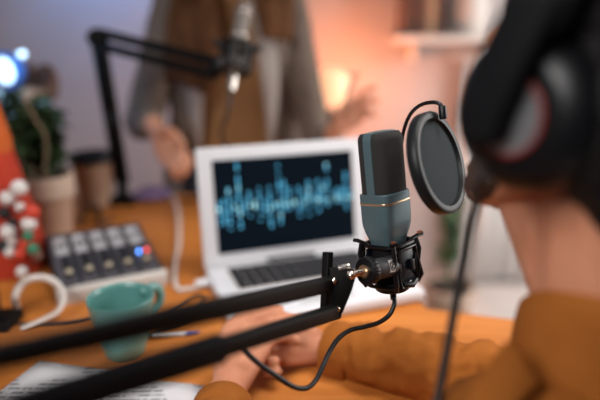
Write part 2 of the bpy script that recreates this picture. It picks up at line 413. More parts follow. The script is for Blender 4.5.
# side plates on the four faces: hexagonal frame with a glossy panel
for k in range(4):
    Rk = MM @ Matrix.Rotation(k*pi/2, 4, 'Z')
    if k == (1 if sy > 0 else 3): continue          # the swivel is on this side
    hexo = [(-.016, -.021), (-.0195, -.004), (-.014, .020), (.014, .020), (.0195, -.004), (.016, -.021)]
    Mf = Rk @ Matrix.Translation((.0225, 0, 0)) @ Matrix(((0,0,1,0), (1,0,0,0), (0,1,0,0), (0,0,0,1)))
    fr_ = MB().tube([Mf @ V((x, y, .0015)) for x, y in hexo], .0022, 8, closed=True)
    pf = obj('side_frame', fr_, m_black, sm)
    obj('glossy_panel', MB().prism([(x*.86, y*.86) for x, y in hexo], -.001, .001, Mf), m_gloss, pf, bevel=.0005)
    obj('catch', MB().box(Rk @ V((.0262, .004, .001)), (.004, .006, .012), Rk.to_3x3()), m_black, pf, bevel=.001)
    for s_ in (-1, 1):
        bnd = [Rk @ V((.0225, s_*.019, -.022)), Rk @ V((.0262, s_*.012, -.004)), Rk @ V((.0225, s_*.019, .023))]
        obj('elastic_band', MB().tube(spline(bnd, 5), .0012, 6), m_rubber, sm)
# base clip at lower right
obj('base_clip', MB().tube([L(.024, -.012, -.019), L(.0275, 0, -.021), L(.024, .012, -.019)], [.003, .0036, .003], 10), m_black, sm)
BA, BB, BC = P(394, 265.5, .634), P(370.5, 270.3, .612), P(362, 272, .604)
obj('swivel_barrel', MB().tube([BA, BB], .0112, 28), m_barrel, sm, bevel=.0008)
bdir = (BC-BA).normalized()
kn = MB(); Mk = frame((0,0,1), bdir, BB)
star = [(.0150*(1 if i % 2 else .955)*cos(2*pi*i/56), .0150*(1 if i % 2 else .955)*sin(2*pi*i/56)) for i in range(56)]
kn.prism(star, -.001, .0085, Mk)
knob = obj('swivel_knob', kn, m_black, sm, bevel=.0008)
obj('knob_washer', MB().cyl(Mk @ V((0,0,.0085)), Mk @ V((0,0,.0112)), .0068), m_gold, knob)
# round emblem printed on a pale patch of the barrel, facing the viewer
Me = frame(bdir, (CAM-P(385, 268, .612)) - bdir*(CAM-P(385, 268, .612)).dot(bdir), P(385.6, 267.6, .612))
nrm = Me.to_3x3() @ V((0,0,1)); bc = BA + bdir*((P(385, 267.6, .6255)-BA).dot(bdir))
def onb(u, v, h=.0003):                              # u along barrel, v around it
    a = v/.0112; yy = Me.to_3x3() @ V((0,1,0)); return bc + bdir*u + (.0112+h)*(cos(a)*nrm+sin(a)*yy)
g = [[onb(-.0042+.0084*i/6, -.0068+.0136*j/10) for i in range(7)] for j in range(11)]
mb = MB(); mb.add([q for r in g for q in r], [(j*7+i, j*7+i+1, j*7+i+8, j*7+i+7) for j in range(10) for i in range(6)])
em = obj('emblem_patch', mb, m_emblem, sm, angle=180)
mb = MB(); mb.tube([onb(.0033*cos(t*2*pi/24), .0045*sin(t*2*pi/24), .0006) for t in range(24)], .00055, 6, closed=True)
mb.tube([onb(-.0014, .0016, .0006), onb(.0008, .0022, .0006), onb(.0014, .0006, .0006), onb(-.0010, -.0008, .0006), onb(-.0012, -.0020, .0006), onb(.0014, -.0022, .0006)], .00055, 6)
obj('emblem', mb, m_black, em)

# ------------------------------------------------------------------ foreground boom arm
arm = thing('boom_arm', 'black twin-bar boom arm crossing the foreground to the teal microphone', 'microphone arm', T(-30, 350))
def qbar(a, b, w_, h_):
    a, b = V(a), V(b); t = (b-a).normalized(); x = t.cross(V((0,0,1))).normalized(); M3 = Matrix((x, t, x.cross(t))).transposed()
    return MB().box((a+b)/2, (w_, (b-a).length, h_), M3)
UA, UB = P(-110, 381, .235), P(334, 283, .617)
LA, LB = P(-20, 424, .27), P(338, 311, .612)
obj('upper_bar', qbar(UA, UB, .011, .0155), m_arm, arm, bevel=.002)
obj('lower_bar', qbar(LA, LB, .011, .0145), m_arm, arm, bevel=.002)
obj('spring_sleeve', qbar(LA, LA.lerp(LB, .48), .016, .0205), m_matte, arm, bevel=.004)
pin = MB().cyl(P(351, 275, .598), Mk @ V((0,0,.011)), .0036, n=16)
pin.sphere(P(351, 275, .598), .0046)
obj('swivel_pin', pin, m_chrome, arm)
Mp = frame(P(345, 270, .61)-P(330, 274, .61), UPV, P(335, 285, .610)); Mp = frame(RGT, -FWD, P(335, 285, .604))
s_ = .604/FPX
tri = [(x*s_, -y*s_) for x, y in ((-5, -16), (12, -17), (22, -13), (17, 5), (8, 27), (4, 33), (-1, 33), (-4, 20), (-3, 2))]
for dz, in ((0,), (-.014,)):
    obj('end_plate', MB().prism(tri, dz-.0008, dz+.0008, Mp), m_arm, arm, bevel=.0004)
for px, py, r in ((333.5, 280.5, .0036), (351, 275.5, .0034), (337, 308.5, .0034)):
    c = P(px, py, .604); b = obj('bolt', MB().cyl(c+FWD*.017, c-FWD*.0022, r*.9, n=6), m_chrome, arm)
    obj('bolt_cap', MB().sphere(c-FWD*.0022, r), m_chrome, b)
obj('spring_block', MB().tube([P(328, 252, .625), P(325, 318, .622)], .0062, 4), m_arm, arm, bevel=.001)
obj('top_lug', MB().tube([P(338, 268.5, .606), P(350, 266, .606)], .0034, 10), m_silver, arm, bevel=.0005)
EL = P(-125, 388, .232)
obj('elbow', MB().cyl(EL-RGT*.0-FWD*.02, EL+FWD*.02, .022), m_arm, arm, bevel=.002)
obj('elbow_knob', MB().cyl(EL-FWD*.02, EL-FWD*.032, .014), m_black, arm, bevel=.002)
BS = T(-5, 325)
obj('lower_link', MB().tube([EL+FWD*.005, BS+V((0,0,.09))], .011, 4), m_arm, arm, bevel=.002)
obj('post', MB().cyl(BS, BS+V((0,0,.10)), .013), m_arm, arm)
obj('clamp', MB().box(BS+V((0,0,.008)), (.07, .06, .016)), m_arm, arm, bevel=.003)

# cable from the microphone
pts = [AX0-ax*.028, AX0-ax*.040, P(394.5, 303, .652), P(390, 314, .650), P(380, 322, .646), P(366, 326.5, .64), P(351, 330, .632), P(339, 338, .622), P(330, 351, .612), P(323, 366, .600), P(316, 380, .59), P(307, 388, .58), P(294, 387, .57), P(278, 377, .56), P(262, 366, .55), P(250, 356, .545), P(243, 349, .545)]
mc = obj('microphone_cable', MB().tube(spline(pts, 6), .0026, 12), m_cable)
tag(mc, 'black cable looping from under the teal microphone to the boom arm', 'cable')
obj('plug', MB().tube([AX0-ax*.0302, AX0-ax*.043], [.0042, .0034], 14), m_black, mc)

# ------------------------------------------------------------------ pop filter
pc = P(437.5, 163, .612)
toc = (CAM-pc).normalized(); rt = toc.cross(V((0,0,1)))*-1
rt = V((0,0,1)).cross(toc).normalized(); upp = toc.cross(rt)
ang = R(17); long_ = upp*cos(ang) - rt*sin(ang); perp = rt*cos(ang) + upp*sin(ang)
th = R(65); pn = (toc*cos(th) + perp*sin(th)).normalized()
PM = frame(long_, pn, pc)
pf = thing('pop_filter', 'round dark grey pop filter on a gooseneck beside the microphone', 'pop filter', pc - V((0,0,.06)))
PR = .0545
obj('rim', MB().lathe([(PR-.0075, -.006), (PR-.004, -.0065), (PR-.001, -.0060), (PR+.0002, -.005), (PR+.0002, .005), (PR-.001, .0060), (PR-.004, .0065), (PR-.0075, .006), (PR-.009, .002), (PR-.009, -.002), (PR-.0075, -.006)], PM, 64), m_rubber, pf, angle=60)
obj('mesh_screen', MB().lathe([(.0001, -.0015), (PR-.006, -.0015), (PR-.006, .0022), (PR*.5, .0028), (.0001, .0030)], PM, 64), m_foam, pf)
gp = [P(398, 262, .70), P(399, 220, .695), P(400, 180, .69), P(401, 150, .683), P(404, 130, .675), P(410, 115, .66), P(419, 106, .64), P(430, 102.5, .625), P(439, 103.5, .618), P(442.5, 109, .617), P(443, 115, .617)]
gn = obj('gooseneck', MB().tube(spline(gp, 7), .0022, 12), m_black, pf)
obj('rim_clip', MB().tube([P(442.2, 106, .6165), P(443.2, 119, .6165)], .0042, 12), m_black, pf, bevel=.0008)
obj('gooseneck_clamp', MB().box(P(398, 268, .695), (.018, .022, .022)), m_black, pf, bevel=.002)

# ------------------------------------------------------------------ people
def rot_from(x, y, z): return Matrix((V(x), V(y), V(z))).transposed()
def head(mb, H, f, l, s=1.0):
    u = f.cross(l)*1.0
    if u.z < 0: u = -u
    M3 = rot_from(l, f*-1, u) if False else rot_from(l, f, u)
    def q(a, b, c): return H + s*(l*a + f*b + u*c)
    mb.sphere(q(0, -.012, .045), (.074*s, .094*s, .088*s), M3)
    mb.sphere(q(0, .022, -.005), (.064*s, .068*s, .085*s), M3)
    mb.sphere(q(0, .040, -.055), (.052*s, .048*s, .045*s), M3)
    mb.sphere(q(0, .070, -.088), (.026*s, .024*s, .024*s), M3)
    for k in (-1, 1):
        mb.cap(q(k*.056, .0, -.045), q(k*.020, .072, -.088), .018*s, .018*s)
        mb.sphere(q(k*.034, .070, .0), (.020*s, .016*s, .018*s), M3)          # cheek
        mb.cap(q(k*.014, .087, .036), q(k*.048, .066, .034), .011*s, .009*s)  # brow
        mb.sphere(q(k*.033, .073, .020), .0125*s)                              # eyelid
        mb.sphere(q(k*.077, -.008, .005), (.008*s, .020*s, .032*s), M3)       # ear
        mb.sphere(q(k*.010, .101, -.018), .009*s)                              # nostril wing
    mb.cap(q(0, .090, .026), q(0, .112, -.014), .008*s, .012*s)                # nose
    mb.sphere(q(0, .088, -.044), (.024*s, .013*s, .0075*s), M3)               # lips
    mb.sphere(q(0, .086, -.057), (.022*s, .013*s, .0085*s), M3)
    return q, M3

# ---- seated man
mf = V((-.53, .848, 0)).normalized(); ml = V((-mf.y, mf.x, 0))
H = V((.221, .426, 1.166))
mfh = (mf*cos(R(5)) + V((0,0,1))*sin(R(5)))
man = thing('person', 'person in rust brown shirt wearing black headphones, seated with hands clasped on the table', 'person', (.26, .26, 0))
bd = MB(); q, M3 = head(bd, H, mfh, ml)
nb0 = H - mf*.022 + V((0,0,-.03)); nb1 = H - mf*.035 + V((0,0,-.19))
bd.cap(nb0, nb1, .056, .062); bd.cap(H+mf*.045+V((0,0,-.078)), H-mf*.020+V((0,0,-.150)), .036, .050)
Ls, Rs = nb1 + ml*.165 + V((0,0,-.075)), nb1 - ml*.172 + V((0,0,-.055))
chest = nb1 + V((0,0,-.16)); hip = H - mf*.16 + V((0,0,-.62))
Le, Lw = V((-.085, .37, .805)), P(226, 396, .722)
Re, Rw = P(522, 392, .715), P(330, 349, .838)
def torso(mb, g=0):
    for k in (-1, 1):
        mb.cap(nb1+V((0,0,-.045)), Ls if k > 0 else Rs, .046+g, .052+g)
        mb.cap(chest + ml*.085*k, hip + ml*.06*k, .105+g, .105+g)
        mb.cap(chest + ml*.085*k + V((0,0,.06)), nb1 + V((0,0,-.06)), .085+g, .055+g)
torso(bd)
bd.chain([Ls, Le, Lw], [.048, .040, .026]); bd.chain([Rs, Re, Rw], [.048, .040, .026])
# right hand (further one)
rk = [P(285, 333, .826), P(279, 340, .818), P(280, 350, .815), P(286, 358, .818)]
for k, r in zip(rk, (.0135, .0140, .0135, .0125)): bd.cap(Rw, k, .019, r)
bd.chain([rk[0], P(262, 327, .832), P(246, 330, .838), P(236, 338, .835)], [.0105, .0095, .0088, .0078])
bd.chain([rk[1], P(258, 336, .815), P(244, 345, .815), P(240, 355, .812)], [.0105, .0098, .0088, .0078])
bd.chain([rk[2], P(264, 350, .795), P(262, 361, .785), P(275, 361, .779)], [.0100, .0090, .0083, .0072])
bd.chain([rk[3], P(272, 360, .800), P(266, 372, .784), P(277.5, 372, .776)], [.0095, .0085, .0078, .0070])
bd.chain([P(312, 336, .835), P(296, 323, .836), P(280, 318, .836), P(266, 318, .834)], [.015, .0125, .0105, .0085])
# left hand (nearer one): back of the hand to the camera, fingers wrapped over the other hand
lk = [P(233, 333, .788), P(245, 332, .783), P(256, 337, .779), P(263, 347, .776)]
for k, r in zip(lk, (.0135, .0145, .0140, .0125)): bd.cap(Lw, k, .020, r)
bd.cap(P(240, 366, .745), P(250, 345, .778), .016, .016)
bd.chain([lk[0], P(243, 313, .803), P(264, 305, .812), P(279, 309, .814)], [.0108, .0098, .0088, .0075])
bd.chain([lk[1], P(257, 317, .793), P(277, 314, .798), P(290, 320, .804)], [.0110, .0100, .0090, .0075])
bd.chain([lk[2], P(269, 325, .785), P(286, 324, .790), P(296, 330, .797)], [.0106, .0097, .0087, .0074])
bd.chain([lk[3], P(275, 337, .781), P(288, 335, .785), P(296, 341, .791)], [.0098, .0088, .0080, .0070])
bd.chain([P(226, 378, .742), P(222, 352, .768), P(229, 331, .783), P(240, 316, .793)], [.0165, .0145, .0110, .0085])
# legs under the table
for k in (-1, 1):
    kn_ = hip + ml*.09*k + mf*.43 + V((0,0,.0)); ft = V((kn_.x, kn_.y, .06))
    bd.chain([hip + ml*.08*k, kn_, ft], [.085, .058, .042]); bd.cap(ft+V((0,0,-.02)), ft + mf*.17+V((0,0,-.025)), .038, .03)
body = obj('body', bd, m_skin, man, remesh=.0026, smooth=3, angle=180)
for k in (-1, 1): obj('eye', MB().sphere(q(k*.033, .0765, .020), .0115), m_bwhite, body)
# hair, beard
hb = MB()
hb.sphere(q(0, -.022, .060), (.088, .104, .092), M3); hb.sphere(q(0, -.062, .012), (.072, .062, .080), M3)
for k in (-1, 1): hb.sphere(q(k*.058, -.045, .0), (.036, .046, .062), M3); hb.sphere(q(k*.048, -.066, -.040), (.034, .034, .040), M3)
for i in range(70):
    a = random.uniform(0, 2*pi); t = random.uniform(.15, 1)
    dx, dy, dz = cos(a)*math.sqrt(1-t*t), sin(a)*math.sqrt(1-t*t), t
    if dy > .75 and dz < .5: continue
    hb.sphere(q(dx*.088, -.022+dy*.104, .060+dz*.092), random.uniform(.010, .017), nu=10, nv=8)
obj('hair', hb, m_hair, man, remesh=.005, smooth=2, angle=180, disp=(.012, .006))
bb = MB()
for k in (-1, 1):
    bb.chain([q(k*.066, .006, -.020), q(k*.058, .022, -.050), q(k*.040, .058, -.078), q(k*.012, .086, -.094)], [.008, .0105, .0135, .017])
    bb.cap(q(k*.012, .100, -.034), q(k*.032, .082, -.050), .0085, .010)
bb.sphere(q(0, .088, -.078), (.026, .018, .020), M3)
obj('beard', bb, m_beard, man, remesh=.004, smooth=2, angle=180, disp=(.010, .007))
# shirt
sb = MB(); torso(sb, .012)
sb.chain([Ls, Le, Le.lerp(Lw, .55), Le.lerp(Lw, .82)], [.064, .052, .042, .036])
sb.chain([Rs, Re, Re.lerp(Rw, .45), Re.lerp(Rw, .93)], [.062, .050, .044, .038])
fa = (Rw-Re).normalized(); fx = fa.cross(V((0,0,1))).normalized(); fy = fx.cross(fa)
for i in range(13):                                    # folds across the far sleeve
    t = .05+.068*i+random.uniform(-.02, .02); c = Re.lerp(Rw, t); r = .049-.011*t
    a0 = random.uniform(-.4, .5); pts = []
    for j in range(8):
        a = a0 + j*.33; pts.append(c + fa*(.030*(j/7-.5)*(1 if i % 3 else -1)) + r*(cos(a)*fx*-1+sin(a)*fy))
    for u_, v_ in zip(pts, pts[1:]): sb.cap(u_, v_, .0080, .0080)
shirt = obj('shirt', sb, m_shirt, man, remesh=.006, smooth=4, angle=180, disp=(.020, .011))
def cuff(c, d, r, h): 
    M = frame((0,0,1), d, c); return MB().lathe([(r*.90, -h), (r, -h*.8), (r*1.02, 0), (r, h*.8), (r*.9, h), (r*.80, h*.8), (r*.8, -h*.8)], M, 28)
obj('cuff', cuff(Le.lerp(Lw, .82), Lw-Le, .037, .018), m_shirt, shirt, angle=60)
obj('cuff', cuff(Re.lerp(Rw, .93), Rw-Re, .042, .020), m_shirt, shirt, angle=60)
# collar: band round the back of the neck that opens and folds at the front
cc = nb1 + V((0,0,.0)); rings = []
for i in range(29):
    t = -pi*.86 + 2*pi*.86*i/28                        # 0 = back of the neck
    d = -mf*cos(t) + ml*sin(t); fr_ = (1-cos(t))/2     # 0 back .. 1 front
    z0, z1 = -.055-.085*fr_, .072-.060*fr_**4
    r0, r1 = .069+.008*fr_, .064+.006*fr_
    prof = [(r0, z0), ((r0+r1)/2+.004, (z0+z1)/2), (r1+.003, z1-.004), (r1, z1), (r1-.006, z1-.004), (r1-.004, (z0+z1)/2), (r0-.012, z0)]
    rings.append([cc + d*r + V((0,0,z)) for r, z in prof])
obj('collar', MB().loft(rings), m_shirt, shirt, angle=60, sub=1)
# open front placket flap of the shirt seen past the collar
fl = []
for i in range(12):
    t = i/11; w_ = .034*min(1, .25+t*3)**.7; c = P(511-50*t-4*sin(pi*t), 337+70*t, .405-.035*t); ring_ = []
    for j in range(9):
        a_ = pi*j/8; ring_.append(c + RGT*(w_/2*(1-cos(a_))) - FWD*(.012*sin(a_)) - UPV*(.012*(1-cos(a_))*(1-t)))
    ring_ += [p_ + FWD*.003 + RGT*.001 for p_ in ring_[::-1]]
    fl.append(ring_)
obj('collar_flap', MB().loft(fl), m_shirt, shirt, sub=1, angle=60)
tr = MB()
for k in (-1, 1):
    kn_ = hip + ml*.09*k + mf*.43; ft = V((kn_.x, kn_.y, .11))
    tr.chain([hip + ml*.08*k, kn_, ft], [.098, .072, .062])
obj('trousers', tr, m_denim, man, remesh=.01, smooth=3, angle=180)

# ---- headphones
hd = V((-.83, -.56, 0)).normalized()
cf = P(506, 115, .365)
hp = thing('headphones', 'black over-ear headphones with grey and red cups on the seated person', 'headphones', H+V((0,0,-.06)))
Mh = frame(V((0,0,1)), hd, cf)                        # local z outwards, x up
hc2 = H - (cf-H) + 2*((cf-H) - hd*(cf-H).dot(hd)); 
for side_, Mq in ((1, Mh), (-1, frame(V((0,0,1)), -hd, cf - hd*2*(cf-H).dot(hd)))):
    cup_ = obj('ear_cup', MB().lathe([(.0001, -.001), (.034, -.001), (.0385, -.002), (.049, -.011), (.052, -.019), (.052, -.027), (.046, -.029), (.0001, -.029)], Mq, 48), m_black, hp, angle=50)
    obj('cup_disc', MB().lathe([(.0001, .0004), (.013, .0012), (.017, .0002), (.0245, .0006), (.0245, -.001), (.0001, -.001)], Mq, 40), m_hpsilver, cup_)
    obj('trim_ring', MB().torus(Mq @ Matrix.Translation((0,0,0)), 0.0258, .0016, 48), m_hpred, cup_)
    obj('trim_ring', MB().torus(Mq @ Matrix.Translation((0,0,-.0275)), .052, .0018, 48), m_hpred, cup_)
    obj('ear_cushion', MB().torus(Mq @ Matrix.Translation((0,0,-.040)), .0385, .0155, 48, 16), m_pad, hp, angle=180)
    obj('cushion_back', MB().lathe([(.0001, -.030), (.036, -.030), (.036, -.042), (.0001, -.042)], Mq, 40), m_pad, hp)
hz = (cf-H).dot(hd); hb_ = cf - hd*hz                 # band centre
def band(a0, a1, n, w_, th_, rr, hh, wf=None):
    rings = []
    for i in range(n):
        a = a0+(a1-a0)*i/(n-1); c = hb_ + hd*rr*cos(a) + V((0,0,1))*hh*sin(a)
        if a < 0 or a > pi: c = hb_ + hd*rr*cos(a)*1.0 + V((0,0,1))*hh*sin(a)
        nn = (hd*cos(a)/rr + V((0,0,1))*sin(a)/hh).normalized(); ww = w_ if wf is None else w_*wf(i/(n-1))
        f2 = hd.cross(V((0,0,1))); f2 = f2 if f2.dot(mf) > 0 else -f2
        c = c + f2*(.008 - .34*max(0, (c-hb_).z))
        rings.append([c + f2*(ww/2*math.copysign(abs(cos(t))**.5, cos(t))) + nn*(th_/2*math.copysign(abs(sin(t))**.7, sin(t))) for t in [2*pi*k/20 for k in range(20)]])
    return MB().loft(rings)
obj('headband', band(.30, pi-.30, 40, .044, .022, hz+.003, .170), m_pad, hp, angle=180)
for a0, a1 in ((-.10, .42), (pi+.10, pi-.42)):
    obj('yoke', band(a0, a1, 16, .037, .019, hz+.011, .170, lambda t: .62+.38*min(1, t*4)**.5), m_matte, hp, angle=180)
hcab = obj('headphone_cable', MB().tube(spline([P(481, 176, .385), P(477, 200, .41), P(469, 228, .42), P(463, 262, .425), P(456, 300, .43), P(449, 340, .432), P(442, 378, .432), P(436, 410, .43), P(428, 470, .42), P(425, 540, .42)], 6), .0034, 12), m_gcable)
tag(hcab, 'dark cable hanging from the headphones past the brown sleeve', 'cable')

# ---- standing woman
WC = P(233, 60, 1.80)
wx, wy = WC.x, WC.y
wf, wl = V((.10, -.995, 0)).normalized(), None
wl = V((-wf.y, wf.x, 0))                              # her left = picture right
wom = thing('person', 'person standing behind the table in an open grey-brown blazer and mustard top, hands gesturing', 'person', (wx, wy, 0))
WH = V((wx, wy, 1.50)) + wf*.02
wb = MB(); q2, M32 = head(wb, WH, wf, wl, .95)
n1 = V((wx, wy, 1.33)); wb.cap(WH+V((0,0,-.05)), n1, .048, .052)
sL, sR = n1 + wl*.165 + V((0,0,-.035)), n1 - wl*.165 + V((0,0,-.035))
eL, hL = P(319, 152, 1.74), P(334, 131, 1.60)
eR, hR = P(143, 122, 1.72), P(153, 124, 1.60)
ch, hpw = V((wx, wy, 1.17)), V((wx, wy, .80))
def wtorso(mb, g):
    for k in (-1, 1):
        mb.cap(n1, n1+wl*.155*k+V((0,0,-.035)), .045+g, .048+g)
        mb.cap(ch+wl*.07*k, V((wx, wy, .98))+wl*.055*k, .095+g, .085+g)
        mb.cap(V((wx, wy, .98))+wl*.055*k, hpw+wl*.085*k, .085+g, .098+g)
        mb.cap(ch+wl*.07*k, n1+wl*.05*k+V((0,0,-.06)), .095+g, .055+g)
        mb.sphere(ch+wl*.070*k+wf*.055+V((0,0,-.02)), .066+g)
wtorso(wb, 0)
wb.chain([sL, eL, hL], [.042, .034, .024]); wb.chain([sR, eR, hR], [.042, .034, .024])
def hand(mb, w0, kn4, chains, thumb):
    for k in kn4: mb.cap(w0, k, .020, .0135)
    for k, c in zip(kn4, chains): mb.chain([k]+c, [.0105, .0095, .0088, .0075][:len(c)+1])
    mb.chain(thumb, [.015, .0125, .0105, .0085][:len(thumb)])
D = 1.57
hand(wb, hL, [P(348, 109, D), P(353, 111, D), P(357, 114, D), P(360, 119, D)],
     [[P(349, 92, D), P(352, 82, D), P(357, 73, D)], [P(359, 96, D-.02), P(367, 90, D-.03), P(375, 88, D-.03)], [P(365, 102, D-.03), P(373, 100, D-.05), P(378, 102, D-.05)], [P(367, 112, D-.03), P(373, 113, D-.05), P(376, 116, D-.05)]],
     [P(337, 126, D), P(338, 116, D-.02), P(344, 106, D-.03), P(349, 99, D-.03)])
D = 1.555
hand(wb, hR, [P(171, 144, D), P(168, 150, D), P(165, 155, D), P(162, 158, D)],
     [[P(182, 150, D-.02), P(189, 157, D-.02), P(191, 165, D-.01)], [P(179, 158, D-.03), P(186, 166, D-.03), P(187, 173, D-.01)], [P(175, 163, D-.03), P(181, 171, D-.03), P(181, 177, D-.01)], [P(170, 165, D-.03), P(174, 172, D-.03), P(174, 177, D-.02)]],
     [P(160, 132, D), P(170, 131, D-.02), P(178, 137, D-.03), P(183, 145, D-.03)])
for k in (-1, 1):
    kn_ = V((wx, wy, .45))+wl*.09*k+wf*.02; ft = V((wx, wy, .07))+wl*.10*k
    wb.chain([hpw+wl*.085*k, kn_, ft], [.085, .055, .04]); wb.cap(ft+V((0,0,-.03)), ft+wf*.15+V((0,0,-.04)), .036, .028)
wbody = obj('body', wb, m_skin2, wom, remesh=.0042, smooth=3, angle=180)
for k in (-1, 1): obj('eye', MB().sphere(q2(k*.033, .0765, .020), .011), m_bwhite, wbody)
hh = MB(); hh.sphere(q2(0, -.022, .055), (.086, .104, .092), M32); hh.sphere(q2(0, -.06, -.05), (.082, .06, .12), M32)
for k, ln in ((-1, .95), (1, .42)):
    for i in range(11):
        a = q2(k*(.070+.006*i), .03-.014*i, .06-.01*i); b_ = q2(k*(.088+.004*i), .04-.015*i, -.08); x1, x2 = (.058+.0100*i, .055+.0130*i) if k < 0 else (.085+.007*i, .092+.007*i); c_ = n1 + wl*k*x1 + wf*(.155*math.sqrt(1-(x1/.21)**2)+.02) + V((0,0,-.10*ln))
        d_ = n1 + wl*k*x2 + wf*(.180*math.sqrt(1-(x2/.24)**2)+.025) + V((0,0,-.25*ln - .05*random.random()))
        pp = spline([a, b_, c_, d_], 5); hh.chain(pp, [.030+(.013-.030)*(j/(len(pp)-1))**2 for j in range(len(pp))])
obj('hair', hh, m_whair, wom, remesh=.007, smooth=1, angle=180, disp=(.02, .008))
tp = MB()
for k in (-1, 1):
    tp.cap(ch+wl*.07*k, V((wx, wy, .98))+wl*.055*k, .103, .093); tp.cap(V((wx, wy, .98))+wl*.055*k, V((wx, wy, .84))+wl*.08*k, .093, .102)
    tp.cap(ch+wl*.07*k, n1+wl*.05*k+V((0,0,-.06)), .103, .062); tp.sphere(ch+wl*.070*k+wf*.055+V((0,0,-.02)), .074)
obj('top', tp, m_top, wom, remesh=.008, smooth=3, angle=180, disp=(.07, .008))
# open blazer: shell with a gap in front, sleeves
rings = []; N = 40
for z, hw, hd_, gap in ((1.335, .085, .070, .55), (1.31, .150, .088, .52), (1.275, .200, .112, .50), (1.20, .212, .150, .56), (1.12, .210, .165, .62), (1.0, .190, .150, .68), (.90, .200, .150, .72), (.80, .225, .160, .78), (.70, .235, .165, .86)):
    rr = []
    for i in range(N):
        t = gap + (2*pi-2*gap)*i/(N-1); rr.append(V((wx, wy, z)) + wf*hd_*cos(t) + wl*hw*sin(t))
    rings.append(rr)
bz = MB(); bz.add([p_ for r in rings for p_ in r], [(i*N+j, i*N+j+1, (i+1)*N+j+1, (i+1)*N+j) for i in range(len(rings)-1) for j in range(N-1)])
blz = obj('blazer', bz, m_blazer, wom, solid=.012, sub=1, angle=180, disp=(.08, .008))
def sleeve(name, pts, rs): return obj(name, MB().chain(pts, rs), m_blazer, blz, remesh=.008, smooth=4, angle=180, disp=(.05, .010))
sleeve('sleeve', [sL, eL, eL.lerp(hL, .72)], [.062, .047, .038])
sleeve('sleeve', [sR, eR, eR.lerp(hR, .72)], [.066, .055, .044])
for k in (-1, 1):
    lp = []
    for i in range(10):
        t = i/9; z = 1.325-.50*t; c = V((wx, wy, z)) + wf*(.09+.085*min(1, t*2.2)-.03*max(0, t-.6)) + wl*k*(.050+.055*t)
        ww = .050*sin(pi*min(1, .18+t*.9))+.012
        lp.append([c, c+wl*k*ww-wf*.022+wf*.008, c+wl*k*ww-wf*.030, c-wf*.012])
    obj('lapel', MB().loft(lp), m_lapel, blz, angle=60, sub=1)
wt = MB()
for k in (-1, 1):
    wt.chain([V((wx, wy, .82))+wl*.08*k, V((wx, wy, .45))+wl*.09*k+wf*.02, V((wx, wy, .10))+wl*.10*k], [.110, .078, .070])
obj('trousers', wt, m_denim, wom, remesh=.01, smooth=3, angle=180)

# ------------------------------------------------------------------ second microphone on its arm
a2 = thing('boom_arm', 'black boom arm bent in front of the standing person at the back', 'microphone arm', T(124, 200))
E0 = P(98, 38, 1.42); B0 = T(124, 203); W0 = P(216, 68, 1.30)
for dx in (-.010, .010):
    obj('lower_bar', MB().tube([E0+RGT*dx, B0+V((0,0,.06))+RGT*dx], .0115, 4), m_arm, a2, bevel=.001)
up_ = V((0,0,.017))
obj('upper_bar', MB().tube([E0+up_*.8, W0+up_*.8], .0115, 8), m_arm, a2)
obj('upper_bar', MB().tube([E0-up_, W0-up_], .0115, 8), m_arm, a2)
obj('elbow', MB().cyl(E0-V((0,.018,0)), E0+V((0,.018,0)), .023), m_arm, a2, bevel=.002)
obj('end_joint', MB().sphere(W0, .018), m_arm, a2)
obj('joint_knob', MB().cyl(P(112, 118, 1.40), P(112, 118, 1.36), .016), m_black, a2)
obj('post', MB().cyl(B0, B0+V((0,0,.09)), .014), m_arm, a2)
obj('clamp', MB().box(B0+V((0,0,.010)), (.07, .06, .02)), m_arm, a2, bevel=.003)
M2 = P(236, 58, 1.29); ax2 = (P(246, 5, 1.30)-P(231, 95, 1.27)).normalized()
m2 = thing('microphone', 'silver microphone held upright in front of the standing person', 'microphone', M2)
obj('body', MB().lathe([(.010, -.035), (.0165, -.03), (.017, .045), (.0185, .048), (.0185, .052), (.017, .055), (.017, .118), (.013, .128), (.005, .132)], frame(RGT, ax2, M2)), mat('dull_silver', (.20, .17, .15), .5, .2), m2)
for h in (.05, .106): obj('band', MB().torus(frame(RGT, ax2, M2+ax2*h), .0175, .003), m_chrome, m2)
obj('connector', MB().cyl(M2-ax2*.035, M2-ax2*.075, .0095), m_chrome, m2)
s2 = thing('shock_mount', 'black shock mount around the silver microphone at the back', 'shock mount', M2-ax2*.02)
M2f = frame(RGT, ax2, M2)
for h in (-.028, .028): obj('ring', MB().torus(M2f @ Matrix.Translation((0,0,h)), .034, .0055, 32), m_black, s2)
for k in range(6):
    a = k*pi/3+.3; obj('cage_post', MB().cyl(M2f @ V((.034*cos(a), .034*sin(a), -.03)), M2f @ V((.034*cos(a), .034*sin(a), .03)), .0055), m_black, s2)
    a += .5; obj('elastic_band', MB().tube([M2f @ V((.034*cos(a), .034*sin(a), .028)), M2f @ V((.018*cos(a+.4), .018*sin(a+.4), 0)), M2f @ V((.034*cos(a), .034*sin(a), -.028))], .004, 6), m_black, s2)
for k in (-1, 1): obj('side_arm', MB().tube([M2f @ V((.030*k, -.01, .018)), M2f @ V((.052*k, -.012, .026))], .008, 8), m_black, s2)
obj('swivel', MB().tube([W0, M2f @ V((-.03, -.004, -.01))], .012, 14), m_black, s2)
obj('swivel_nut', MB().cyl(P(222, 62, 1.255), P(222, 62, 1.285), .010, n=14), m_chrome, s2)
c2 = obj('microphone_cable', MB().tube(spline([M2-ax2*.074, P(228, 112, 1.28), P(221, 135, 1.32), P(228, 152, 1.40), P(222, 172, 1.45), P(206, 192, 1.52), T(190, 203)+V((0,0,.006)), T(182, 201)+V((0,0,.006))], 7), .004, 10), m_gcable)
tag(c2, 'dark cable drooping from the silver microphone at the back', 'cable')

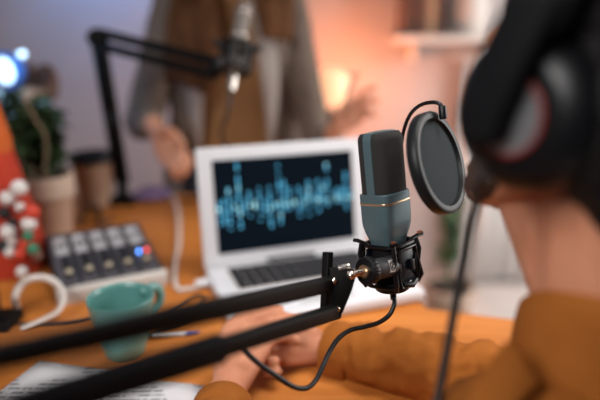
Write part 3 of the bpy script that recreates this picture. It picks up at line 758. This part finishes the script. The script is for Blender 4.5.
# ------------------------------------------------------------------ things on the table
mugc = T(126, 355)
mug = thing('mug', 'teal ceramic mug with a loop handle behind the boom arm', 'mug', mugc)
Mm = Matrix.Translation(mugc)
obj('cup', MB().lathe([(.0001, .0), (.024, .0), (.028, .004), (.034, .03), (.042, .060), (.046, .088), (.0475, .094), (.0465, .0965), (.0445, .095), (.043, .088), (.039, .060), (.031, .03), (.025, .010), (.0001, .008)], Mm, 48), m_mug, mug, angle=60)
hdv = (T(176, 326)-T(126, 355)); hdv.z = 0; hdv.normalize()
obj('handle', MB().tube(spline([mugc+hdv*.040+V((0,0,.082)), mugc+hdv*.060+V((0,0,.086)), mugc+hdv*.074+V((0,0,.074)), mugc+hdv*.072+V((0,0,.054)), mugc+hdv*.055+V((0,0,.042)), mugc+hdv*.034+V((0,0,.040))], 6), .0062, 12, flat=1.3), m_mug, mug, angle=180)

# mixer
FL, FR = T(58, 306), T(168, 284)
mxd = (FR-FL).normalized(); mxn = V((-mxd.y, mxd.x, 0)); mw = (FR-FL).length
mx = thing('audio_mixer', 'small grey audio mixer with cream-capped knobs and a blue and red light', 'audio mixer', (FL+FR)/2 + mxn*.1)
MX = Matrix((mxd, mxn, V((0,0,1)))).transposed().to_4x4(); MX.translation = FL
prof = [(0, .0), (0, .022), (.006, .028), (.205, .062), (.212, .056), (.212, 0)]
def slab(x0, x1, pr): 
    mb = MB(); n = len(pr); mb.loft([[MX @ V((x, y, z)) for y, z in pr] for x in (x0, x1)]); return mb
mcase = obj('case', slab(.004, mw-.004, prof), m_mixside, mx, bevel=.001)
obj('front_edge', slab(0, mw, [(-.004, .0), (-.004, .024), (.006, .030), (.010, .026), (.004, 0)]), m_mixfront, mx, bevel=.001)
def zf(y): return .028+(y-.006)*.034/.199
def face(x0, x1, y0, y1, h): return slab(x0, x1, [(y0, zf(y0)-.001), (y0, zf(y0)+h), (y1, zf(y1)+h), (y1, zf(y1)-.001)])
obj('face_plate', face(.008, mw-.008, .014, .198, .0012), m_mix, mx)
ncol = 5; cw = (mw-.020)/ncol
for i in range(ncol):
    x = .010+cw*(i+.5)
    obj('channel_panel', face(x-cw*.34, x+cw*.34, .118, .186, .003), m_mixsil, mx)
    for y, m_ in ((.040, m_knob), (.066, m_mixside), (.090, m_mixside)):
        b = MX @ V((x, y, zf(y))); nn = MX.to_3x3() @ V((0, -.17, 1)).normalized()
        kn = obj('knob', MB().tube([b, b+nn*.010], [.0075, .0062], 16), m_mixside, mx)
        obj('knob_cap', MB().tube([b+nn*.010, b+nn*.0135], [.0058, .0052], 16), m_, kn)
    b = MX @ V((x, .150, zf(.150)+.003)); nn = MX.to_3x3() @ V((0, -.17, 1)).normalized()
    obj('jack_socket', MB().torus(frame(mxd, nn, b), .007, .002, 20, 8), m_mixside, mx)
    if i < 4: obj('channel_divider', face(x+cw*.5-.0042, x+cw*.5+.0042, .016, .190, .0026), m_mixside, mx)
for x, m_ in ((mw-.032, m_blueled), (mw-.0205, m_redled)):
    b = MX @ V((x, .075, zf(.075)+.006)); obj('led', MB().sphere(b, .0042, nu=12, nv=8), m_, mx)

# plants and pots at the back left
def pot(name, c, r, h, label, rim, bandm=None):
    t = thing(name, label, 'plant pot' if name == 'plant_pot' else 'potted plant', c)
    M = Matrix.Translation(c)
    obj('pot', MB().lathe([(.0001, 0), (r*.72, 0), (r*.74, .004), (r*.90, h-rim), (r*.92, h-rim+.002), (r*.86, h-rim+.002), (r*.80, h-.02), (.0001, h-.02)], M, 40), m_pot, t)
    obj('pot_rim', MB().lathe([(r*.90, h-rim), (r, h-rim+.003), (r*1.02, h-.003), (r, h), (r*.90, h), (r*.87, h-.02), (r*.86, h-rim)], M, 40), bandm or m_potrim, t)
    obj('soil', MB().lathe([(.0001, h-.026), (r*.88, h-.026), (r*.88, h-.017), (.0001, h-.013)], M, 32), m_soil, t)
    return t
def leafmesh(mb, c, d, ln, wd, nrm):
    d = d.normalized(); x = d.cross(nrm).normalized(); n = x.cross(d)
    rows = []
    for i in range(6):
        t = i/5; w_ = wd*sin(pi*min(1, .08+t*.92))**.8; p = c + d*ln*t - n*ln*.25*t*t
        rows += [p-x*w_+n*w_*.25, p, p+x*w_+n*w_*.25]
    mb.add(rows, [(3*i+j, 3*i+j+1, 3*i+j+4, 3*i+j+3) for i in range(5) for j in range(2)])
pc1 = T(51, 237); pl = pot('potted_plant', pc1, .064, .150, 'leafy dark green plant in a two-tone tan clay pot on the table', .050)
st = MB(); lf = MB(); rnd = random.Random(3)
for i in range(9):
    a = rnd.uniform(0, 2*pi); tipx = P(rnd.uniform(2, 58), rnd.uniform(92, 140), 1.40+rnd.uniform(-.08, .10))
    b = pc1 + V((.02*cos(a), .02*sin(a), .13)); mid = b.lerp(tipx, .5)+V((0, 0, .03))
    pp = spline([b, mid, tipx], 6); st.tube(pp, .0028, 6)
    for k in range(3, len(pp)):
        for j in range(5):
            dd = V((rnd.uniform(-1, 1), rnd.uniform(-1, 1), rnd.uniform(-.5, .8)))
            leafmesh(lf, pp[k], dd, rnd.uniform(.04, .065), rnd.uniform(.012, .019), V((rnd.uniform(-.5, .5), rnd.uniform(-.5, .5), 1)))
st.tube(spline([pc1+V((0,0,.13)), P(46, 140, 1.30), P(36, 120, 1.29), P(22, 95, 1.28)], 6), .0035, 8)
obj('stem', st, m_stem, pl); lo_ = obj('leaves', lf, m_leaf, pl, angle=180); lo_['kind'] = 'stuff'
pc2 = T(97, 204); pot('plant_pot', pc2, .060, .142, 'tan clay pot with a black rim behind the mixer', .024, m_black)

bo = thing('wooden_ornament', 'brown carved wooden ornament with two rounded lobes behind the leafy plant', 'ornament', T(42, 197))
oc = T(42, 197)
mb = MB(); mb.lathe([(.0001, 0), (.050, 0), (.050, .02), (.036, .05), (.038, .20), (.046, .30), (.0001, .31)], Matrix.Translation(oc), 24)
obj('stand', mb, m_brown, bo, bevel=.003)
for px, py, r in ((31, 84, .040), (46, 82, .036)):
    c = P(px, py, 1.70); o_ = obj('lobe', MB().sphere(c, (r, r*.7, r*1.55)), m_brown, bo, angle=180, disp=(.05, .02))
obj('hollow', MB().sphere(P(46, 75, 1.668), (.018, .014, .028)), m_bookdark, bo, angle=180)

# blue LED lamp at the far left
lc = P(8, 70, 1.55)
bl = thing('lamp', 'blue glowing round lamp at the far left behind the plant', 'lamp', V((lc.x, lc.y, .75)))
Ml = frame(RGT, (V((-.35, -.8, -.1))), lc)
obj('lamp_head', MB().lathe([(.0001, -.045), (.022, -.042), (.040, -.025), (.048, 0), (.048, .012), (.044, .012), (.0001, .006)], Ml, 36), m_blueglobe, bl)
obj('led_face', MB().lathe([(.0001, .008), (.034, .008), (.034, .014), (.0001, .018)], Ml, 36), m_bluecore, bl)
obj('clip_light', MB().sphere(P(22, 54, 1.55), (.012, .008, .009)), m_bluecore, bl)
obj('stem', MB().tube(spline([lc-V((0,0,.05)), V((lc.x-.02, lc.y+.03, .95)), V((lc.x, lc.y, .762))], 6), .007, 10), m_black, bl)
obj('lamp_base', MB().cyl((lc.x, lc.y, .75), (lc.x, lc.y, .765), .055), m_black, bl, bevel=.002)
light('lamp_light', 'POINT', lc + V((.06, -.10, .02)), 1.6, (.35, .6, 1), .05).parent = None

# red felt cone with bead garland
rc = T(10, 266); rc.z = .75
cone = thing('felt_cone', 'red felt cone ornament at the left edge of the table', 'ornament', rc)
M = Matrix.Translation(rc)
obj('cone', MB().lathe([(.0001, 0), (.074, 0), (.076, .01), (.066, .08), (.052, .16), (.040, .22), (.036, .24), (.0001, .24)], M, 32), m_red, cone, angle=60)
obj('cone_tip', MB().lathe([(.0365, .235), (.036, .262), (.022, .33), (.006, .39), (.0001, .392)], M, 28), m_orange, cone, angle=60)
gar = thing('bead_garland', 'garland of white, red, green and black beads wound around the red cone', 'garland', rc+V((.03, -.07, .03)))
beads = [(19, 188, .0155, m_bwhite), (7, 198, .014, m_bwhite), (32, 212, .0150, m_bred), (20, 207, .009, m_bwhite), (29, 224, .0140, m_bwhite), (28, 236, .0100, m_bgreen), (8, 232, .0150, m_bwhite), (24, 244, .0110, m_bred), (33, 249, .0110, m_bgreen), (21, 254, .0125, m_bred), (12, 241, .010, m_bwhite), (10, 252, .011, m_bwhite), (4, 213, .012, m_bblack), (3, 246, .013, m_bblack), (13, 222, .009, m_bblack), (22, 272, .0110, m_bwhite), (38, 256, .010, m_bookb)]
pts = []
for px, py, r, m_ in beads:
    c = P(px, py, 1.095 if py < 240 else 1.10); 
    pts.append(c); obj('bead', MB().sphere(c, r, nu=14, nv=10), m_, gar)
order = sorted(pts, key=lambda p: -p.z)
obj('string', MB().tube(spline(order, 4), .002, 6), m_bblack, gar)

# white cable loop left, charger cable, black cables, pen, paper
def ribbon(pts, r, flat): return MB().tube(spline(pts, 7), r, 10, flat=flat, up=(0,0,1))
wl_ = obj('white_cable_loop', ribbon([T(22, 333)+V((0,0,.006)), T(45, 326)+V((0,0,.012)), P(59, 310, .955), P(63, 296, .975), P(57, 284, .985), P(45, 278, .985), P(30, 279, .975), P(20, 286, .97), P(15, 298, .965), T(17, 312)+V((0,0,.006))], .0058, .6), m_wcable)
tag(wl_, 'white cable looped upright beside the audio mixer', 'cable')
ch_ = thing('charger_cable', 'white charger cable running across the table to the laptop', 'cable', T(175, 250))
z_ = V((0,0,.005))
obj('cord', MB().tube(spline([T(170, 195)+z_, T(176, 205)+z_, T(179, 222)+z_, T(179, 245)+z_, T(176, 265)+z_, T(175, 283)+z_, T(179, 292)+z_, T(190, 291)+z_, T(200, 289.5)+z_], 7), .0042, 10), m_wcable, ch_)
obj('plug', MB().tube([T(196, 290)+V((0,0,.011)), T(209, 287.5)+V((0,0,.011))], .0085, 12), m_white, ch_, bevel=.001)
def cab(name, label, pts, r, m=m_cable, z=.004):
    return tag(obj(name, MB().tube(spline([T(*p)+V((0,0,z)) for p in pts], 7), r, 10), m), label, 'cable')
cab('power_cable', 'thin black cable lying between the white loop and the teal mug', [(18, 326), (45, 327), (75, 325), (105, 318), (135, 315)], .003)
cab('power_cable', 'black cable loop lying on the table right of the teal mug', [(160, 322), (178, 312), (196, 298), (205, 302), (196, 315), (178, 325), (160, 330), (150, 336)], .003)
cab('audio_cable', 'dark audio cable behind the mixer near the clay pots', [(82, 226), (84, 216), (92, 207), (100, 213), (99, 226), (112, 222)], .0045, z=.006)
pn = thing('pen', 'white pen with a blue tip on the table right of the mug', 'pen', T(175, 336))
obj('barrel', MB().tube([T(152, 337)+z_, T(186, 336)+z_], .0042, 10), m_white, pn)
obj('pen_tip', MB().tube([T(186, 336)+z_, T(200, 335)+z_], [.0042, .0022], 10), mat('blue_plastic', (.03, .06, .25), .4), pn)
c0, c1, c2_ = T(40, 362), T(206, 387), T(0, 389)
wv = (c1-c0); dn = V((wv.y, -wv.x, 0)).normalized()*.215
pcen = (c0+c1+dn)/2+c0*0
pp_ = MB(); nx, ny = 14, 10; vs = []
for j in range(ny+1):
    for i in range(nx+1):
        u, v = i/nx, j/ny; p = c0 + wv*u + dn*v; p.z = .7512 + .004*max(0, 1-u*3)*(1-v)
        vs.append(p)
pp_.add(vs, [(j*(nx+1)+i, j*(nx+1)+i+1, (j+1)*(nx+1)+i+1, (j+1)*(nx+1)+i) for j in range(ny) for i in range(nx)])
tag(obj('printed_page', pp_, m_paper, solid=.0004, angle=180), 'sheet of white printed paper under the boom arm', 'paper')
pu = MB().sphere(T(152, 201)+V((0,0,.021)), (.055, .035, .020), Matrix.Rotation(.3, 3, 'Z'))
pu = obj('pouch', pu, m_purple, disp=(.03, .012), angle=180); tag(pu, 'small purple cloth pouch at the back of the table', 'pouch')

# ------------------------------------------------------------------ back of the room
gl = P(332, 88, 2.22)
fl_ = thing('floor_lamp', 'warm glowing globe lamp behind the standing person', 'lamp', V((gl.x, gl.y, 0)))
obj('globe', MB().sphere(gl, .074), m_glow, fl_, angle=180)
obj('pole', MB().cyl((gl.x, gl.y, .02), gl-V((0,0,.072)), .012), m_black, fl_)
obj('lamp_base', MB().cyl((gl.x, gl.y, 0), (gl.x, gl.y, .025), .13), m_black, fl_, bevel=.004)
light('lamp_light_warm', 'POINT', gl+V((.05, .13, .0)), 13, (1, .31, .12), .06)

sh = thing('wall_shelf', 'white wall shelf holding books and a pale vase', 'shelf', (.78, YB-.09, 1.24))
sl, sr = P(393, 38, 2.48), P(520, 38, 2.48); zt = sl.z + .012
obj('board', MB().box(((sl.x+sr.x)/2+.1, YB-.11, zt-.016), (sr.x-sl.x+.2, .22, .032)), m_shelf, sh, bevel=.003)
for x in (sl.x+.10, sr.x): obj('bracket', MB().box((x, YB-.06, zt-.07), (.02, .12, .08)), m_shelf, sh, bevel=.003)
bx = sl.x + .035
for wd, ht, m_, lb in ((.030, .25, m_bookb, 'brown book at the left end of the wall shelf'), (.026, .23, m_bookdark, 'dark brown slim book, second from the left on the shelf'), (.034, .25, m_bookb, 'thick brown book in the middle of the shelf row'), (.040, .24, m_booktan, 'tan book leaning at the right on the shelf'), (.036, .26, m_bookdark, 'dark book next to the pale vase')):
    bk = thing('book', lb, 'book', (bx+wd/2, YB-.10, zt), 'books on the wall shelf')
    cv = MB(); c = V((bx+wd/2, YB-.10, zt+ht/2))
    cv.box(c+V((-wd/2+.0015, 0, 0)), (.003, .16, ht)); cv.box(c+V((wd/2-.0015, 0, 0)), (.003, .16, ht)); cv.box(c+V((0, -.0785, 0)), (wd, .003, ht))
    obj('cover', cv, m_, bk); obj('pages', MB().box(c+V((0, .002, 0)), (wd-.006, .150, ht-.008)), m_vase, bk)
    bx += wd+.003
vx = P(463, 20, 2.58).x
tag(obj('vase', MB().lathe([(.0001, 0), (.06, 0), (.072, .02), (.078, .10), (.070, .18), (.045, .23), (.048, .25), (.040, .25), (.036, .23), (.0001, .22)], Matrix.Translation((vx, YB-.11, zt)), 36), m_vase), 'pale stoneware vase on the wall shelf', 'vase')

cu = MB(); c_l, c_r = P(470, 250, 2.52), P(585, 250, 2.52); n = 90
fr_, bk_ = [], []
for i in range(n):
    t = i/(n-1); x = c_l.x + (c_r.x-c_l.x+.25)*t; y = YB-.075 + .022*sin(t*60)+.010*sin(t*23)
    fr_.append((x, y))
for z in (.03, 1.0): pass
cu.add([V((x, y, .03)) for x, y in fr_] + [V((x, y, 1.08)) for x, y in fr_], [(i, i+1, n+i+1, n+i) for i in range(n-1)])
crt = thing('curtain', 'white pleated curtain hanging on the back wall at the right', 'curtain', ((c_l.x+c_r.x)/2, YB-.07, .03))
obj('cloth', cu, m_curtain, crt, solid=.004, angle=180)
obj('rod', MB().cyl((c_l.x-.05, YB-.05, 1.09), (c_r.x+.3, YB-.05, 1.09), .010), m_shelf, crt)

px_ = P(447, 300, 2.42)
tp_ = pot('potted_plant', V((px_.x, px_.y, 0)), .11, .20, 'tall thin green plant in a tan pot by the back wall', .05)
st = MB(); lf = MB(); base = V((px_.x, px_.y, .18))
for i in range(5):
    tt = P(rnd.uniform(438, 456), rnd.uniform(165, 215), 2.42+rnd.uniform(-.05, .05)); pp = spline([base, base.lerp(tt, .5)+V((rnd.uniform(-.03, .03), 0, 0)), tt], 8)
    st.tube(pp, .004, 6)
    for k in range(5, len(pp)):
        for j in range(2):
            leafmesh(lf, pp[k], V((rnd.uniform(-1, 1), rnd.uniform(-1, 1), rnd.uniform(-.2, .9))), rnd.uniform(.05, .085), rnd.uniform(.014, .022), V((rnd.uniform(-.5, .5), rnd.uniform(-.5, .5), 1)))
m_leaf2 = mat('green_leaf', (.05, .11, .05), .5, noise_=(12, (.09, .17, .08), ONE))
obj('stem', st, m_leaf2, tp_); lo_ = obj('leaves', lf, m_leaf2, tp_, angle=180); lo_['kind'] = 'stuff'
